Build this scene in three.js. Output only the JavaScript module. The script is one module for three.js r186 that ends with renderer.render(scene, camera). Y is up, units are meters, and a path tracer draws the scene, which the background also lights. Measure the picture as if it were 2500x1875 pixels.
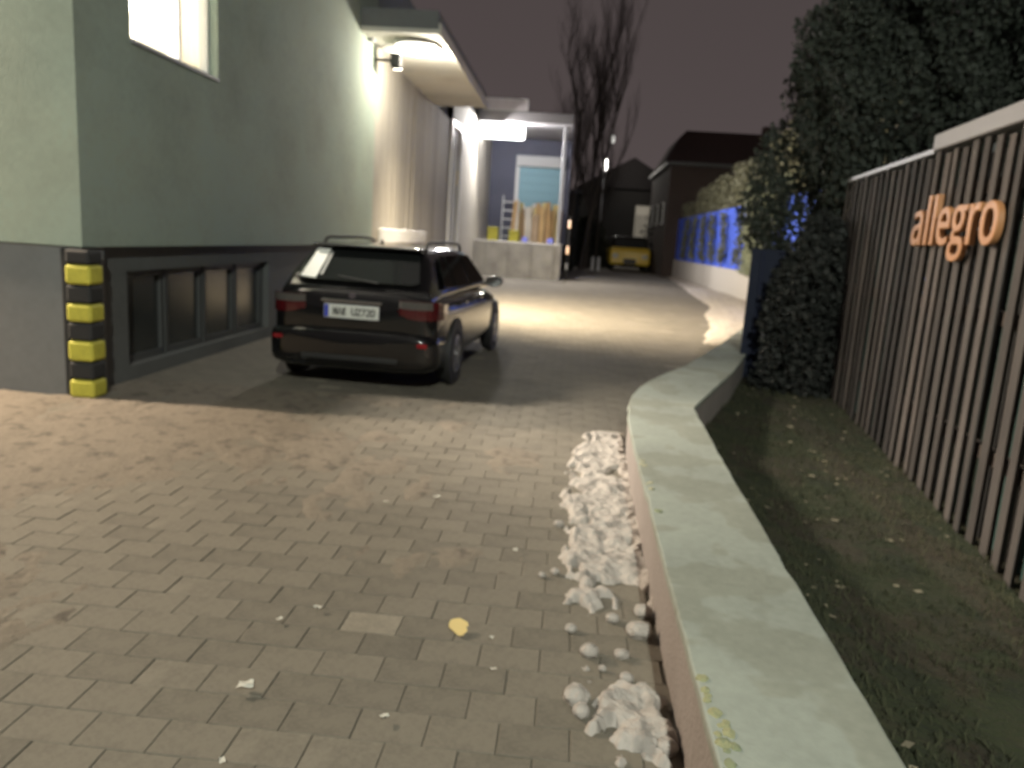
import * as THREE from 'three';
import { mergeGeometries } from 'three/addons/utils/BufferGeometryUtils.js';
import { RoundedBoxGeometry } from 'three/addons/geometries/RoundedBoxGeometry.js';
import { FontLoader } from 'three/addons/loaders/FontLoader.js';
import { TextGeometry } from 'three/addons/geometries/TextGeometry.js';
import { RectAreaLightUniformsLib } from 'three/addons/lights/RectAreaLightUniformsLib.js';

// ------------------------------------------------------------------ camera, sky, exposure
const RAD = Math.PI / 180;
const scene = new THREE.Scene();
const camera = new THREE.PerspectiveCamera(53.07, 4 / 3, 0.05, 900);
camera.position.set(0, 1.6, 0);
camera.rotation.order = 'YXZ';
camera.rotation.set(-10.7 * RAD, 3.7 * RAD, 3.7 * RAD);
camera.focus = 0.9; camera.userData.fStop = 5;                         // hand-held phone picture, slightly out of focus
const renderer = new THREE.WebGLRenderer({ antialias: true });
renderer.toneMapping = THREE.LinearToneMapping;
renderer.toneMappingExposure = 1.0;
renderer.shadowMap.enabled = true;
RectAreaLightUniformsLib.init();

function rng(seed) { let a = seed >>> 0; return () => { a = (a + 0x6D2B79F5) | 0; let t = Math.imul(a ^ (a >>> 15), 1 | a); t = (t + Math.imul(t ^ (t >>> 7), 61 | t)) ^ t; return ((t ^ (t >>> 14)) >>> 0) / 4294967296; }; }
const lerp = (a, b, t) => a + (b - a) * t, clamp = (v, a = 0, b = 1) => Math.min(b, Math.max(a, v)), sm = (a, b, v) => { const t = clamp((v - a) / (b - a)); return t * t * (3 - 2 * t); };
function h2(x, y, s = 0) { let n = Math.imul(x | 0, 374761393) ^ Math.imul(y | 0, 668265263) ^ Math.imul(s | 0, 1274126177); n = Math.imul(n ^ (n >>> 13), 1274126177); return ((n ^ (n >>> 16)) >>> 0) / 4294967296; }
function vn(x, y, s = 0, per = 0) {
  const x0 = Math.floor(x), y0 = Math.floor(y), fx = x - x0, fy = y - y0, u = fx * fx * (3 - 2 * fx), v = fy * fy * (3 - 2 * fy);
  const w = per ? (k) => ((k % per) + per) % per : (k) => k;
  return lerp(lerp(h2(w(x0), w(y0), s), h2(w(x0 + 1), w(y0), s), u), lerp(h2(w(x0), w(y0 + 1), s), h2(w(x0 + 1), w(y0 + 1), s), u), v);
}
function fbm(x, y, o = 4, s = 0, per = 0) { let a = 0, k = 0.5, t = 0, f = 1; for (let i = 0; i < o; i++) { a += k * vn(x * f, y * f, s + i, per * f); t += k; k *= 0.5; f *= 2; } return a / t; }

// night sky: city glow under thin cloud
{
  const w = 256, h = 128, d = new Float32Array(w * h * 4);
  for (let j = 0; j < h; j++) for (let i = 0; i < w; i++) {
    const el = (j + 0.5) / h - 0.5;                                    // -0.5 nadir .. 0.5 zenith
    const g = Math.exp(-Math.max(0, el) * 5.5), n = 0.9 + 0.2 * fbm(i / 32, j / 16, 3, 5, 8);
    const k = (j * w + i) * 4, a = 0.5 + 0.5 * g;
    d[k] = 0.092 * a * n; d[k + 1] = 0.073 * a * n; d[k + 2] = 0.072 * a * n; d[k + 3] = 1;
  }
  const t = new THREE.DataTexture(d, w, h, THREE.RGBAFormat, THREE.FloatType);
  t.mapping = THREE.EquirectangularReflectionMapping; t.magFilter = t.minFilter = THREE.LinearFilter; t.colorSpace = THREE.LinearSRGBColorSpace; t.needsUpdate = true;
  scene.background = t; scene.environment = t;
}
const moon = new THREE.DirectionalLight(0xdfe4ff, 0.02);
moon.position.set(20, 60, 30); moon.castShadow = true; moon.shadow.radius = 20;
Object.assign(moon.shadow.camera, { left: -40, right: 40, top: 60, bottom: -60, near: 1, far: 200 });
scene.add(moon);

// ------------------------------------------------------------------ helpers
const taken = new Map();
function numbered(n) { const k = taken.get(n) || 0; taken.set(n, k + 1); return k ? `${n}_${String(k).padStart(3, '0')}` : n; }
function put(o, name, parent) { o.name = parent === scene ? numbered(name) : name; o.castShadow = o.receiveShadow = true; parent.add(o); return o; }
function thing(name, label, category, p = [0, 0, 0], ry = 0, group) {
  const o = new THREE.Group(); o.name = numbered(name); o.position.set(...p); o.rotation.y = ry; o.userData = { label, category };
  if (group) o.userData.group = group; scene.add(o); return o;
}
function muv(g, s = 1) {                                                // uv in metres, by the way each face points
  g = g.index ? g.toNonIndexed() : g; g.computeVertexNormals === 0;
  const p = g.attributes.position, n = g.attributes.normal, uv = new Float32Array(p.count * 2);
  for (let i = 0; i < p.count; i++) {
    const ax = Math.abs(n.getX(i)), ay = Math.abs(n.getY(i)), az = Math.abs(n.getZ(i)); let u, v;
    if (ay >= ax && ay >= az) { u = p.getX(i); v = p.getZ(i); } else if (ax >= az) { u = p.getZ(i); v = p.getY(i); } else { u = p.getX(i); v = p.getY(i); }
    uv[2 * i] = u * s; uv[2 * i + 1] = v * s;
  }
  g.setAttribute('uv', new THREE.BufferAttribute(uv, 2)); return g;
}
const box = (w, h, d, x = 0, y = 0, z = 0) => muv(new THREE.BoxGeometry(w, h, d).translate(x, y, z));
const box2 = (x0, x1, y0, y1, z0, z1) => box(x1 - x0, y1 - y0, Math.abs(z1 - z0), (x0 + x1) / 2, (y0 + y1) / 2, (z0 + z1) / 2);
const rbox = (w, h, d, r = 0.01, x = 0, y = 0, z = 0) => muv(new RoundedBoxGeometry(w, h, d, 2, r).translate(x, y, z));
function mesh(name, g, m, parent) { if (Array.isArray(g)) g = mergeGeometries(g.map((q) => { q = q.index ? q.toNonIndexed() : q; for (const k of Object.keys(q.attributes)) if (!['position', 'normal', 'uv'].includes(k)) q.deleteAttribute(k); return q; })); return put(new THREE.Mesh(g, m), name, parent); }
function one(name, label, category, g, m, group) { const o = mesh(name, g, m, scene); o.userData = { label, category }; if (group) o.userData.group = group; return o; }
function structure(name, g, m) { const o = mesh(name, g, m, scene); o.userData = { kind: 'structure' }; return o; }
function stuff(name, label, category, g, m) { const o = mesh(name, g, m, scene); o.userData = { kind: 'stuff', label, category }; return o; }
const col = (r, g, b) => new THREE.Color().setRGB(r, g, b);
function std(c, rough = 0.85, extra = {}) { return new THREE.MeshStandardMaterial({ color: col(...c), roughness: rough, ...extra }); }
function tex(size, metres, fn, srgb = true) {
  const d = new Uint8Array(size * size * 4), enc = (v) => { v = clamp(v); return Math.round(255 * (srgb ? (v <= 0.0031308 ? v * 12.92 : 1.055 * Math.pow(v, 1 / 2.4) - 0.055) : v)); };
  for (let j = 0; j < size; j++) for (let i = 0; i < size; i++) { const c = fn(i / size, j / size), k = (j * size + i) * 4; if (typeof c === 'number') d[k] = d[k + 1] = d[k + 2] = enc(c); else { d[k] = enc(c[0]); d[k + 1] = enc(c[1]); d[k + 2] = enc(c[2]); } d[k + 3] = 255; }
  const t = new THREE.DataTexture(d, size, size); t.wrapS = t.wrapT = THREE.RepeatWrapping; t.magFilter = THREE.LinearFilter; t.minFilter = THREE.LinearMipmapLinearFilter; t.generateMipmaps = true;
  if (srgb) t.colorSpace = THREE.SRGBColorSpace; t.repeat.set(1 / metres, 1 / metres); t.needsUpdate = true; return t;
}
// ------------------------------------------------------------------ procedural surfaces
const grain = (u, v, s) => fbm(u * 64, v * 64, 3, s, 64);
const T = {
  render: tex(512, 3.1, (u, v) => { const a = fbm(u * 4, v * 4, 5, 11, 4), w = fbm(u * 3, v * 3, 3, 17, 3) - 0.5, k = 0.72 + 0.4 * a + 0.14 * (grain(u, v, 3) - 0.5); return [k * (1 + 0.12 * w), k, k * (0.99 - 0.06 * w)]; }),
  renderB: tex(512, 0.9, (u, v) => 0.5 + 0.5 * (fbm(u * 90, v * 90, 2, 9, 90) - 0.5), false),
  concrete: tex(512, 2.3, (u, v) => { const b = fbm(u * 5, v * 5, 5, 21, 5), g = grain(u, v, 31); let k = 0.62 + 0.5 * b + 0.25 * (g - 0.5); if (h2(u * 512, v * 512, 7) > 0.992) k *= 0.55; return [k, k * (0.99 + 0.03 * b), k * 0.97]; }),
  coping: tex(512, 1.7, (u, v) => { const b = fbm(u * 4, v * 4, 5, 41, 4), g = grain(u, v, 33), m = sm(0.52, 0.62, fbm(u * 7, v * 7, 4, 47, 7)); let k = 0.78 + 0.34 * (b - 0.5) + 0.16 * (g - 0.5); k *= 1 - 0.16 * m; return [k * (1 + 0.03 * m), k, k * (0.97 - 0.04 * m)]; }),
  streak: tex(512, 2.6, (u, v) => { const a = fbm(u * 40, v * 2, 4, 51, 2), b = fbm(u * 12, v * 3, 4, 55, 3), k = 0.66 + 0.34 * a + 0.25 * (b - 0.5) + 0.1 * (grain(u, v, 3) - 0.5); return [k, k * 0.985, k * 0.95]; }),
  stone: tex(512, 0.7, (u, v) => { const k = 0.72 + 0.36 * fbm(u * 8, v * 8, 4, 61, 8) + 0.34 * (grain(u, v, 63) - 0.5); return [k, k, k]; }),
  snow: tex(512, 1.9, (u, v) => { const d = fbm(u * 6, v * 6, 5, 71, 6), g = grain(u, v, 73), k = 0.84 + 0.25 * (g - 0.5) - 0.16 * sm(0.5, 0.8, d) - 0.3 * sm(0.58, 0.75, fbm(u * 26, v * 26, 3, 79, 26)); return [k, k * 0.97, k * 0.93]; }),
  snowB: tex(256, 0.25, (u, v) => fbm(u * 12, v * 12, 4, 77, 12), false),
  wood: tex(512, 1.1, (u, v) => { const k = 0.6 + 0.5 * fbm(u * 44, v * 2, 4, 81, 2) + 0.3 * (fbm(u * 9, v * 3, 3, 85, 3) - 0.5); return [k, k * 0.97, k * 0.95]; }),
  soil: tex(512, 1.3, (u, v) => { const a = fbm(u * 10, v * 10, 5, 91, 10), g = sm(0.45, 0.6, fbm(u * 5, v * 5, 4, 95, 5)), k = 0.5 + a + 0.5 * (grain(u, v, 97) - 0.5); return [k * lerp(1.1, 0.7, g), k * lerp(0.9, 0.95, g), k * lerp(0.66, 0.45, g)]; }),
};
T.concreteB = T.stoneB = T.renderB;
const M = {
  green: std([0.285, 0.34, 0.29], 0.9, { map: T.render, bumpMap: T.renderB, bumpScale: 0.002 }),
  plinth: std([0.17, 0.175, 0.18], 0.85, { map: T.render, bumpMap: T.renderB, bumpScale: 0.002 }),
  darkGlass: new THREE.MeshPhysicalMaterial({ color: col(0.03, 0.034, 0.033), roughness: 0.25 }),
  darkFrame: std([0.06, 0.062, 0.062], 0.6),
  panel: std([0.46, 0.43, 0.38], 0.85, { map: T.streak, bumpMap: T.renderB, bumpScale: 0.003 }),
  soffit: std([0.55, 0.54, 0.5], 0.9, { map: T.render }),
  fascia: std([0.16, 0.17, 0.17], 0.8, { map: T.render }),
  concrete: std([0.48, 0.455, 0.43], 0.92, { map: T.concrete, bumpMap: T.renderB, bumpScale: 0.004 }),
  coping: std([0.325, 0.352, 0.318], 0.88, { map: T.coping, bumpMap: T.renderB, bumpScale: 0.002 }),
  whiteMetal: std([0.7, 0.7, 0.7], 0.45),
  greyMetal: std([0.32, 0.32, 0.34], 0.5, { metalness: 0.4 }),
  navy: std([0.10, 0.105, 0.15], 0.8, { map: T.render }),
  black: std([0.012, 0.012, 0.012], 0.7),
  rubber: std([0.02, 0.02, 0.021], 0.8),
  yellow: std([0.5, 0.46, 0.06], 0.7, { map: T.stone }),
  snow: std([0.44, 0.415, 0.395], 0.95, { map: T.snow, bumpMap: T.snowB, bumpScale: 0.012 }),
  soil: std([0.03, 0.028, 0.018], 1, { map: T.soil, bumpMap: T.snowB, bumpScale: 0.015 }),
  bark: std([0.085, 0.072, 0.064], 0.95, { map: T.wood }),
};
const glow = (c, k) => new THREE.MeshStandardMaterial({ color: col(0.8, 0.8, 0.8), emissive: col(...c), emissiveIntensity: k, roughness: 0.5 });
function lightAt(L, p, radius = 4) { L.position.set(...p); L.castShadow = true; L.shadow.radius = radius; L.shadow.mapSize.set(1024, 1024); scene.add(L); return L; }

// ------------------------------------------------------------------ ground
structure('ground', new THREE.PlaneGeometry(700, 700).rotateX(-Math.PI / 2).translate(0, -0.45, -200), std([0.07, 0.066, 0.06], 0.95));
structure('road', muv(new THREE.PlaneGeometry(12, 60).rotateX(-Math.PI / 2).translate(-0.2, -0.004, -66)), std([0.2, 0.185, 0.165], 0.95, { map: T.concrete }));

const XW = -4.1, ZC = -6.28;                                            // side wall plane, front face plane of the near building
function paverGeo(w, d, h, c, e) {                                         // chamfered block, top at y = 0
  const a = w / 2, b = d / 2, P = [], q = (...v) => { P.push(...v[0], ...v[1], ...v[2], ...v[0], ...v[2], ...v[3]); };
  const t = [[-a + c, 0, b - e], [a - c, 0, b - e], [a - c, 0, -b + e], [-a + c, 0, -b + e]], m = [[-a, -c, b], [a, -c, b], [a, -c, -b], [-a, -c, -b]], l = [[-a, -h, b], [a, -h, b], [a, -h, -b], [-a, -h, -b]];
  q(...t); for (let i = 0; i < 4; i++) { const j = (i + 1) % 4; q(m[i], m[j], t[j], t[i]); q(l[i], l[j], m[j], m[i]); }
  const g = new THREE.BufferGeometry(); g.setAttribute('position', new THREE.Float32BufferAttribute(P, 3)); g.computeVertexNormals(); return muv(g);
}
const parapetX = (d) => d < 6 ? 0.5 : 0.5 + (d - 6) * 0.27;
{
  const yard = new THREE.Group(); yard.name = numbered('paved_yard'); yard.userData = { kind: 'structure' }; scene.add(yard);
  const PW = 0.235, PD = 0.165, g = paverGeo(PW - 0.0034, PD - 0.0018, 0.05, 0.003, 0.0015), r = rng(5), spots = [];
  for (let j = 0; j < 215; j++) {
    const d = 0.6 + j * PD;
    for (let i = -52; i < 30; i++) {
      const x = i * PW + (j % 2 ? PW / 2 : 0);
      if (d > 6.3 && x < XW - 0.2) continue;
      if (d > 30 && x < -0.2) continue;
      if (x > Math.min(5.6, parapetX(d))) continue;
      if (x < -11) continue;
      spots.push([x, d, r(), r(), r()]);
    }
  }
  const inv = new THREE.Matrix4(); camera.updateMatrixWorld(); camera.updateProjectionMatrix(); inv.multiplyMatrices(camera.projectionMatrix, camera.matrixWorldInverse);
  const v = new THREE.Vector3();
  const seen = spots.map((s, k) => { v.set(s[0], 0, -s[1]).applyMatrix4(inv); return [k, Math.abs(v.x) < 1.02 && Math.abs(v.y) < 1.02 && s[1] > 1 && s[0] < 0.4 ? s[1] * s[1] + s[0] * s[0] : 1e9]; }).sort((a, b) => a[1] - b[1]);
  const near = new Set(seen.slice(0, 300).map((q) => q[0]));
  const tone = (s) => { const k = 0.9 + 0.2 * s[2] + (s[3] > 0.985 ? 0.5 : 0) + 0.3 * (fbm(s[0] * 0.7 + 40, s[1] * 0.7, 3, 3) - 0.5); return k; };
  const base = [0.156, 0.137, 0.108], mats = [];
  for (let k = 0; k < 8; k++) { const f = 0.8 + k * 0.1; const t = T.stone.clone(); t.offset.set(k * 0.37, k * 0.61); t.needsUpdate = true; mats.push(std([base[0] * f, base[1] * f, base[2] * f], 0.88, { map: t, bumpMap: T.renderB, bumpScale: 0.002 })); }
  const fm = std(base, 0.88, { map: T.stone }), inst = new THREE.InstancedMesh(g, fm, spots.length - near.size), m4 = new THREE.Matrix4(), e = new THREE.Euler(), qn = new THREE.Quaternion(), c = new THREE.Color(); let n = 0;
  spots.forEach((s, k) => {
    const y = (s[4] - 0.5) * 0.003 - 0.0025, rx = (s[2] - 0.5) * 0.012, rz = (s[3] - 0.5) * 0.016, f = tone(s);
    if (near.has(k)) { const o = put(new THREE.Mesh(g, mats[clamp(Math.round((f - 0.8) / 0.1), 0, 7)]), 'paver', yard); o.position.set(s[0], y, -s[1]); o.rotation.set(rx, 0, rz); } else { qn.setFromEuler(e.set(rx, (s[4] - .5) * .01, rz)); m4.compose(v.set(s[0], y, -s[1]), qn, new THREE.Vector3(1, 1, 1)); inst.setMatrixAt(n, m4); inst.setColorAt(n, c.setRGB(f, f, f)); n++; }
  });
  put(inst, 'paving_field', yard); inst.userData = { kind: 'stuff' };
  structure('paving_bed', planExtrude([[-12, 0.2], [0.7, 0.2], [0.7, 6.0], [1.05, 7.6], [4.2, 17.4], [5.8, 22], [5.8, 36.2], [-12, 36.2]], -0.5, -0.01, 0), std([0.1, 0.089, 0.07], 1));
}
// height field over a region; h(x, d) gives the height, below-ground parts vanish under the paving
function field(x0, x1, d0, d1, step, hf, cull = -0.02) {
  const nx = Math.max(2, Math.round((x1 - x0) / step)), nd = Math.max(2, Math.round((d1 - d0) / step)), P = [], U = [], I = [];
  const H = new Float32Array((nx + 1) * (nd + 1));
  for (let j = 0; j <= nd; j++) for (let i = 0; i <= nx; i++) { const x = lerp(x0, x1, i / nx), d = lerp(d0, d1, j / nd), h = hf(x, d); H[j * (nx + 1) + i] = h; P.push(x, h, -d); U.push(x, d); }
  for (let j = 0; j < nd; j++) for (let i = 0; i < nx; i++) { const a = j * (nx + 1) + i, b = a + 1, c = a + nx + 1, e = c + 1; if (Math.max(H[a], H[b], H[c], H[e]) < cull) continue; I.push(a, b, c, b, e, c); }
  const g = new THREE.BufferGeometry(); g.setAttribute('position', new THREE.Float32BufferAttribute(P, 3)); g.setAttribute('uv', new THREE.Float32BufferAttribute(U, 2)); g.setIndex(I); g.computeVertexNormals(); return g;
}
// packed dirty snow lying thin on the paving
stuff('packed_snow', 'thin trodden layer of dirty packed snow over the paving beside the building', 'snow', field(-9, 0.1, 0.8, 7.2, 0.03, (x, d) => {
  const c = 0.75 * fbm(x * 1.1 + 10, d * 1.1 + 3, 5, 101) + 0.32 * fbm(x * 7, d * 4, 4, 102) + 0.22 * sm(-0.9, -3.2, x) + 0.06 * sm(3.5, 5.5, d) - 0.69;
  const dents = 0.012 * sm(0.62, 0.8, fbm(x * 4.2 + d * 1.2, d * 1.7, 2, 108));
  return c < 0 ? Math.max(-0.03, c * 0.12) : 0.0005 + Math.min(0.012, c * 0.06) + 0.009 * (fbm(x * 6, d * 6, 3, 105) - 0.5) - dents * sm(0, 0.1, c);
}), std([0.195, 0.168, 0.136], 0.95, { map: T.snow, bumpMap: T.snowB, bumpScale: 0.006 }));

// ------------------------------------------------------------------ low wall with curved corner
function planExtrude(pts, y0, y1, bevel = 0.012) {                      // pts: [x, d] outline
  const s = new THREE.Shape(pts.map(([x, d]) => new THREE.Vector2(x, d)));
  const g = new THREE.ExtrudeGeometry(s, { depth: y1 - y0 - 2 * bevel, bevelEnabled: bevel > 0, bevelThickness: bevel, bevelSize: bevel, bevelOffset: -bevel, bevelSegments: 2, steps: 1 });
  g.rotateX(-Math.PI / 2); g.translate(0, y0 + bevel, 0); return muv(g);
}
const leftEdge = [[0.47, -4], [0.48, 1], [0.49, 2.2], [0.505, 4], [0.525, 5.4], [0.545, 6.0], [0.575, 6.4], [0.64, 6.85], [0.76, 7.35], [0.92, 7.82], [1.14, 8.34], [1.43, 8.98], [2.34, 11.56], [4.25, 17.4], [5.6, 21.5]].map(([x, d]) => [x * 0.955, d * 0.955]);
const rough = (e, seed) => { const o = [], q = rng(seed); for (let i = 0; i < e.length - 1; i++) { const [a, b] = [e[i], e[i + 1]], n = Math.max(1, Math.round(Math.hypot(b[0] - a[0], b[1] - a[1]) / 0.14)); for (let k = 0; k < n; k++) { const chip = q() > 0.93 ? 0.008 : 0; o.push([lerp(a[0], b[0], k / n) + (q() - 0.5) * 0.005 + (seed === 1 ? chip : -chip), lerp(a[1], b[1], k / n)]); } } o.push(e.at(-1)); return o; };
const rightEdge = [[6.05, 21.5], [4.7, 17.4], [3.6, 14.25], [1.96, 8.84], [1.15, 6.54], [1.07, 4.5], [1.0, 1.9], [0.95, -4]].map(([x, d]) => [x * 0.955, d * 0.955]);
{
  const w = thing('garden_wall', 'low concrete retaining wall with pale green coping, bending away at a rounded corner', 'wall');
  mesh('wall_body', planExtrude([...leftEdge.map(([x, d]) => [x + 0.012, d]), ...rightEdge.map(([x, d]) => [x - 0.012, d])], -0.3, 0.295, 0), std([0.33, 0.295, 0.285], 0.92, { map: T.streak, bumpMap: T.renderB, bumpScale: 0.006 }), w);
  mesh('coping', planExtrude([...rough(leftEdge, 1), ...rough(rightEdge, 2)], 0.295, 0.34, 0.01), M.coping, w);
  const r = rng(71), mm = [std([0.27, 0.27, 0.15], 1), std([0.33, 0.32, 0.22], 1), std([0.2, 0.22, 0.13], 1)];
  for (const [d, n, sx] of [[4.45, 5, .03], [4.0, 6, .04], [3.6, 3, .03], [2.1, 5, .03], [1.9, 9, .05], [1.75, 8, .05]]) {
    const gs = []; const x0 = d < 5.4 ? lerp(0.485, 0.525, (d - 1.8) / 3.6) : d > 6.2 ? .575 : 0.545;
    for (let k = 0; k < n; k++) { const s = 0.005 + 0.010 * r(); const q = new THREE.IcosahedronGeometry(s, 1); const pp = q.attributes.position; for (let i = 0; i < pp.count; i++) { const f = 0.8 + 0.45 * h2(pp.getX(i) * 4000, pp.getY(i) * 4000 + pp.getZ(i) * 3000, k); pp.setXYZ(i, pp.getX(i) * f * 1.3, pp.getY(i) * f * 0.55, pp.getZ(i) * f * 1.5); } q.computeVertexNormals(); q.translate(x0 * 0.955 + 0.015 + r() * sx, 0.34, -d + (r() - 0.5) * (0.12 + sx * 1.6)); gs.push(muv(q)); }
    mesh('moss', gs, mm[Math.floor(r() * 3)], w);
  }
}
// snow heaped against the wall
const lump = (x, d, s = 0) => 0.5 * fbm(x * 8, d * 8, 3, 131 + s) + 0.5 * fbm(x * 17, d * 17, 3, 137 + s);
stuff('snow_heap', 'long lumpy heap of dirty snow pushed against the low wall', 'snow', field(-0.14, 0.53, 2.9, 6.9, 0.009, (x, d) => {
  const left = 0.06 + 0.12 * (fbm(d * 3, 1, 4, 133) - 0.45) + 0.16 * sm(5.3, 6.6, d), in_ = sm(left - 0.03, left + 0.07, x + 0.16 * (fbm(x * 13, d * 13, 4, 139) - 0.5)) * (1 - 0.85 * sm(0.6, 0.72, fbm(x * 7 + 3, d * 5, 3, 145))), ends = sm(3.0, 3.35, d) * sm(6.8, 6.3, d);
  const gap = 1 - 0.9 * sm(3.75, 3.35, d) * sm(0.28, 0.36, x) * sm(0.5, 0.42, x);
  return (in_ * ends * gap) * (0.042 + 0.085 * (lump(x, d) - 0.35)) - 0.03 + 0.012 * in_ - 0.02 * (1 - in_ * ends);
}), M.snow);
stuff('snow_heap', 'short pinkish grey snow heap near the mossy end of the low wall', 'snow', field(0.06, 0.5, 2.0, 2.9, 0.008, (x, d) => {
  const cx = 0.34 + (2.4 - d) * 0.18, e = Math.hypot((x - cx) / 0.17, (d - 2.42) / 0.27) + 1.3 * (fbm(x * 11, d * 11, 4, 141) - 0.5), in_ = sm(1.1, 0.6, e);
  return in_ * (0.028 + 0.07 * (lump(x, d, 9) - 0.2)) - 0.03 * (1 - in_) - 0.012;
}), M.snow);
function rock(s, seed, sq = 0.7) {
  const q = new THREE.IcosahedronGeometry(s, 2), p = q.attributes.position;
  for (let i = 0; i < p.count; i++) { const x = p.getX(i), y = p.getY(i), z = p.getZ(i), f = 0.7 + 0.6 * fbm((x / s) * 1.3 + 9 + seed, (y / s) * 1.3 + (z / s) * 0.9 + 5, 3, seed); p.setXYZ(i, x * f, y * f * sq, z * f); }
  q.computeVertexNormals(); return muv(q);
}
{
  const r = rng(19);
  const spots = [[0.40, 3.02, .05, 1], [0.44, 3.2, .045, 1], [0.19, 2.82, .04, 1], [0.32, 2.83, .028, 1], [0.24, 2.72, .016, 1], [0.33, 2.66, .03, 1], [0.38, 2.6, .03, 1], [0.14, 2.5, .05, 1], [0.155, 2.42, .035, 1], [0.43, 2.27, .04, 1], [0.3, 3.12, .03, 1], [0.05, 4.2, .03, 1], [0.04, 3.55, .025, 1], [-0.02, 3.5, .02, 1], [0.12, 3.0, .025, 1]];
  for (const [x, d, s] of spots) one('snow_clod', 'loose clod of frozen snow lying on the paving by the low wall', 'snow clod', rock(s, Math.floor(r() * 900), 0.75).translate(x, s * 0.4, -d), M.snow, 'snow clods along the low wall');
}
// litter on the paving
{
  const leafM = std([0.62, 0.47, 0.2], 0.8, { side: THREE.DoubleSide }), g = new THREE.CircleGeometry(0.042, 14), p = g.attributes.position;
  for (let i = 0; i < p.count; i++) { const x = p.getX(i), y = p.getY(i), f = 1 + 0.25 * (vn(x * 60 + 9, y * 60 + 9, 3) - 0.5); p.setXYZ(i, x * f * (y < 0 ? 0.75 : 1), y * f * 1.25, 0.16 * (x * x + y * y) * 8 + 0.004 * vn(x * 90, y * 90, 4)); }
  g.rotateX(-Math.PI / 2 + 0.25); g.computeVertexNormals();
  const l = thing('fallen_leaf', 'pale yellow curled fallen leaf lying alone on the paving', 'leaf', [-0.34, 0.018, -2.9], 0.3);
  mesh('blade', g, leafM, l); mesh('stalk', new THREE.CylinderGeometry(0.0015, 0.001, 0.03, 5).rotateX(1.4).translate(0, 0.004, 0.06), leafM, l);
  const r = rng(23), sc = std([0.5, 0.48, 0.42], 0.9, { side: THREE.DoubleSide }), bits = [[-1.01, 2.36, .026], [-0.95, 2.96, .016], [-1.07, 2.83, .012], [-0.5, 2.27, .014], [-0.92, 1.98, .012], [-0.17, 3.75, .016], [-0.98, 4.3, .012], [-0.17, 2.62, .012], [-0.7, 4.45, .02], [-0.2, 2.85, .01]];
  for (const [x, d, s] of bits) { const q = new THREE.PlaneGeometry(s * 1.5, s * 2, 3, 3), pp = q.attributes.position; for (let i = 0; i < pp.count; i++) pp.setXYZ(i, pp.getX(i) + (r() - .5) * s * .4, pp.getY(i) + (r() - .5) * s * .4, r() * s * 0.6); q.rotateX(-Math.PI / 2).rotateY(r() * 6); q.computeVertexNormals(); q.translate(x, 0.017, -d); one('paper_scrap', 'tiny crumpled pale scrap of litter on the paving', 'litter', q, sc, 'pale scraps on the paving'); }
}

// ------------------------------------------------------------------ strip of soil between the low wall and the slat fence
const fx = (d) => 2.165 + 0.104 * d;
const soilY = (x, d) => { const inside = x - (d < 6.5 ? 0.95 : 0.95 + (d - 6.5) * 0.3); const low = -0.17 * sm(8.5, 3.5, d) * sm(0, 0.8, inside); return inside < 0 ? -0.3 : low + 0.05 * fbm(x * 2.2, d * 2.2, 4, 151) + 0.02 * (fbm(x * 11, d * 11, 2, 155) - 0.5); };
structure('soil_strip', field(0.7, 14, -3, 23, 0.09, soilY, -0.29), M.soil);
{
  const r = rng(37), leaf = [], grass = [];
  const card = (arr, w, h, x, y, z, rx, ry, rz) => { const q = new THREE.PlaneGeometry(w, h); q.rotateZ(rz).rotateX(rx).rotateY(ry).translate(x, y, z); arr.push(q); };
  for (let k = 0; k < 420; k++) { const d = 1.2 + r() * 8, x = lerp(1.1 + Math.max(0, d - 6.5) * 0.34, fx(d) + 0.1, Math.pow(r(), 0.7)), s = 0.012 + 0.028 * r() * r(); if (fbm(x * 1.7, d * 1.7, 3, 163) < 0.53) continue; card(leaf, s * 1.5, s, x, soilY(x, d) + 0.004 + 0.012 * r(), -d, -Math.PI / 2 + (r() - 0.5) * 1.1, r() * 6, 0); }
  for (let k = 0; k < 9000; k++) { const d = 1.2 + r() * 8, x = lerp(1.02 + Math.max(0, d - 6.5) * 0.34, fx(d), r()); if (fbm(x * 2.2, d * 2.2, 3, 161) < 0.3) continue; card(grass, 0.006, 0.02 + 0.045 * r(), x, soilY(x, d) + 0.012, -d, (r() - 0.5) * 1.2, r() * 6, (r() - 0.5) * 0.9); }
  stuff('leaf_litter', 'scattered pale dead leaves on the dark soil below the slat fence', 'leaves', leaf, std([0.22, 0.19, 0.13], 0.9, { side: THREE.DoubleSide }));
  stuff('grass', 'sparse dark winter grass on the soil behind the low wall', 'grass', grass, std([0.04, 0.042, 0.02], 0.95, { side: THREE.DoubleSide }));
}

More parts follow.
